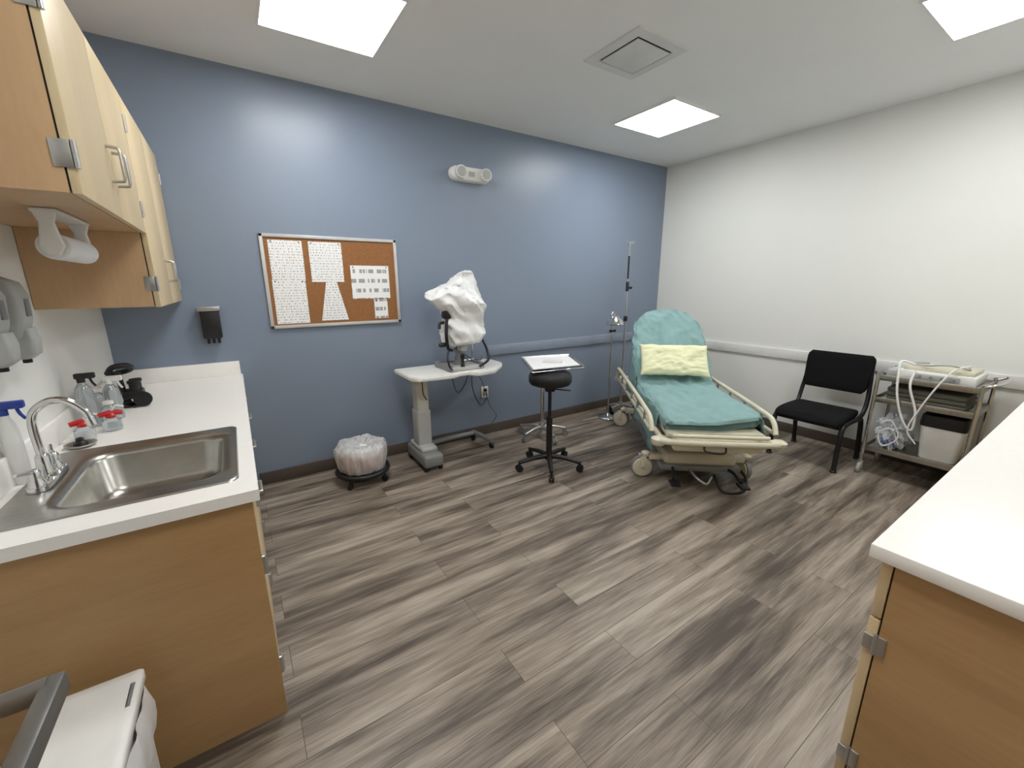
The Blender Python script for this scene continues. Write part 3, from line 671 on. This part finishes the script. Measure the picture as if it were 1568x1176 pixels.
for i in range(3): tube(f'blue_item_{i}',e,[(4.212,.88+.03*i,.27+.02*(i%2)),(4.206,.89+.03*i,.30),(4.215,.90+.035*i,.33)],.005,M_bluep,8)
tube('coiled_tubing',e,[(4.215,.86,.30),(4.20,.92,.42),(4.205,.99,.36),(4.20,.95,.27),(4.205,.87,.36),(4.21,.93,.48),(4.215,.99,.45)],.005,M_wplast,8)
e=empty('white_waste_container')
loft('body',e,[[(4.36+a,.65+b,z) for a,b in rrect(0,0,w_,w_*.95,.03)] for w_,z in ((.10,.233),(.105,.24),(.128,.50))],M_wplast,angle=50)
loft('rim',e,[[(4.36+a,.65+b,z) for a,b in rrect(0,0,w_,w_*.95,.03)] for w_,z in ((.131,.49),(.135,.51),(.13,.575),(.12,.58),(.10,.55))],M_black,angle=50)

# ------------------------------------------------------------ right cabinet + counter
XR,YR=1.2577,.265
e=empty('right_base_cabinet')
YB2=YB+.004;RX2=RX-.004
box('end_panel',e,XR+.02,XR+.04,YB2,YR-.05,0,.872,M_wood_r)
box('body',e,XR+.04,RX2,YB2,YR-.052,.10,.868,M_wood)
box('gap',e,XR+.03,RX2,YR-.052,YR-.046,.10,.868,M_edge)
box('toe_kick',e,XR+.04,RX2,YB2,YR-.12,0,.10,M_base)
n=5;w=(RX2-XR-.02)/n
for i in range(n):
    x0=XR+.02+i*w
    box(f'door_{i+1}',e,x0+.001,x0+w-.003,YR-.046,YR-.024,.11,.70,M_door,.002)
    box(f'drawer_{i+1}',e,x0+.001,x0+w-.003,YR-.046,YR-.024,.706,.866,M_door,.002)
    tube(f'pull_{i+1}',e,[(x0+w/2-.05,YR-.024,.79),(x0+w/2-.05,YR+.006,.79),(x0+w/2+.05,YR+.006,.79),(x0+w/2+.05,YR-.024,.79)],.005,M_alu,8,False)
for z in (.25,.63):
    box(f'hinge_leaf_{z}',e,XR+.015,XR+.021,YR-.068,YR-.045,z-.028,z+.028,M_alu,.002)
    box(f'hinge_wrap_{z}',e,XR+.014,XR+.021,YR-.048,YR-.022,z-.022,z+.022,M_alu,.002)
    cyl(f'hinge_pin_{z}',e,(XR+.016,YR-.046,z-.03),(XR+.016,YR-.046,z+.03),.005,M_alu,10)
e=empty('right_countertop')
box('slab',e,XR,RX2,YB2,YR,.872,.91,M_lam,.003)
box('backsplash',e,XR,RX2,YB2,YB+.018,.91,1.01,M_lam,.003)

# ------------------------------------------------------------ open door leaf with lever handle
e=empty('door_1')
box('leaf',e,-.44,-.395,YB+.01,.80,.01,2.12,M_wood_side,.002)
lathe('rose',e,(-.394,.70,1.035),[(.036,0),(.036,.008),(.02,.012)],M_satin,24,axis='x')
cyl('neck',e,(-.395,.70,1.035),(-.30,.70,1.035),.0135,M_satin)
tube('lever_neck',e,[(-.33,.70,1.035),(-.30,.70,1.035),(-.27,.70,1.037)],.014,M_satin,12)
box('lever_grip',e,-.278,-.254,.565,.712,1.018,1.048,M_satin,.006)
box('lever_return',e,-.315,-.262,.690,.712,1.022,1.046,M_satin,.005)

# ------------------------------------------------------------ white step bin
e=empty('white_pedal_bin')
BX,BY=-.462,1.225
def bl(hx,hy,z,x=BX,y=BY): return [(a,b,z) for a,b in rrect(x,y,hx,hy,.012)]
loft('body',e,[bl(.09,.12,0),bl(.095,.125,.01),bl(.10,.14,.45)],M_wplast,angle=50)
def skirt(hx,hy,z):
    out=[]
    base=rrect(BX,BY,hx,hy,.02)
    for k in range(len(base)):
        p,q=base[k],base[(k+1)%len(base)];m_=14 if math.hypot(p[0]-q[0],p[1]-q[1])>.08 else 1
        for j in range(m_):
            a=p[0]+(q[0]-p[0])*j/m_;b=p[1]+(q[1]-p[1])*j/m_;w_=.010*noise.noise(Vector((a*22,b*22,z*8)))
            out.append((a+w_,b+w_*.6,z+.02*noise.noise(Vector((a*15,b*15,1)))*(z<.35)))
    return out
loft('liner_skirt',e,[skirt(hx,hy,z) for hx,hy,z in ((.110,.147,.30),(.114,.151,.34),(.115,.152,.38),(.112,.150,.42),(.109,.147,.455))],M_bag,False,False,angle=60)
loft('lid',e,[bl(.106,.148,.462),bl(.110,.155,.466),bl(.110,.155,.490),bl(.107,.152,.494),bl(.09,.125,.495)],M_wplast,angle=50)
box('label_text',e,BX+.088,BX+.098,1.25,1.33,.4935,.4950,M_gray)
box('pedal',e,BX-.04,BX+.04,1.045,1.10,.02,.035,M_black,.005)

# ------------------------------------------------------------ world, camera, look
w=bpy.data.worlds.new('w');sc.world=w;w.use_nodes=True;w.node_tree.nodes['Background'].inputs[0].default_value=(.8,.82,.85,1);w.node_tree.nodes['Background'].inputs[1].default_value=.15
yaw,pitch,roll,f=.5842,.2380,-.0053,631.64
sy,cy_,sp,cp=math.sin(yaw),math.cos(yaw),math.sin(pitch),math.cos(pitch)
F=Vector((sy*cp,cy_*cp,-sp));R=Vector((cy_,-sy,0));U=Vector((sy*sp,cy_*sp,cp));c,s=math.cos(roll),math.sin(roll)
R2=c*R+s*U;U2=-s*R+c*U
cam=bpy.data.cameras.new('camera');co=bpy.data.objects.new('camera',cam);bpy.context.collection.objects.link(co)
cam.sensor_width=36;cam.sensor_fit='HORIZONTAL';cam.lens=36*f/1568;cam.clip_start=.02
Mx=Matrix.Identity(4)
for i in range(3): Mx[i][0]=R2[i];Mx[i][1]=U2[i];Mx[i][2]=-F[i]
Mx.translation=Vector((0,0,1.55));co.matrix_world=Mx
sc.camera=co
try:
    sc.view_settings.view_transform='Standard';sc.view_settings.look='None';sc.view_settings.exposure=0
except Exception as ex: print(ex)
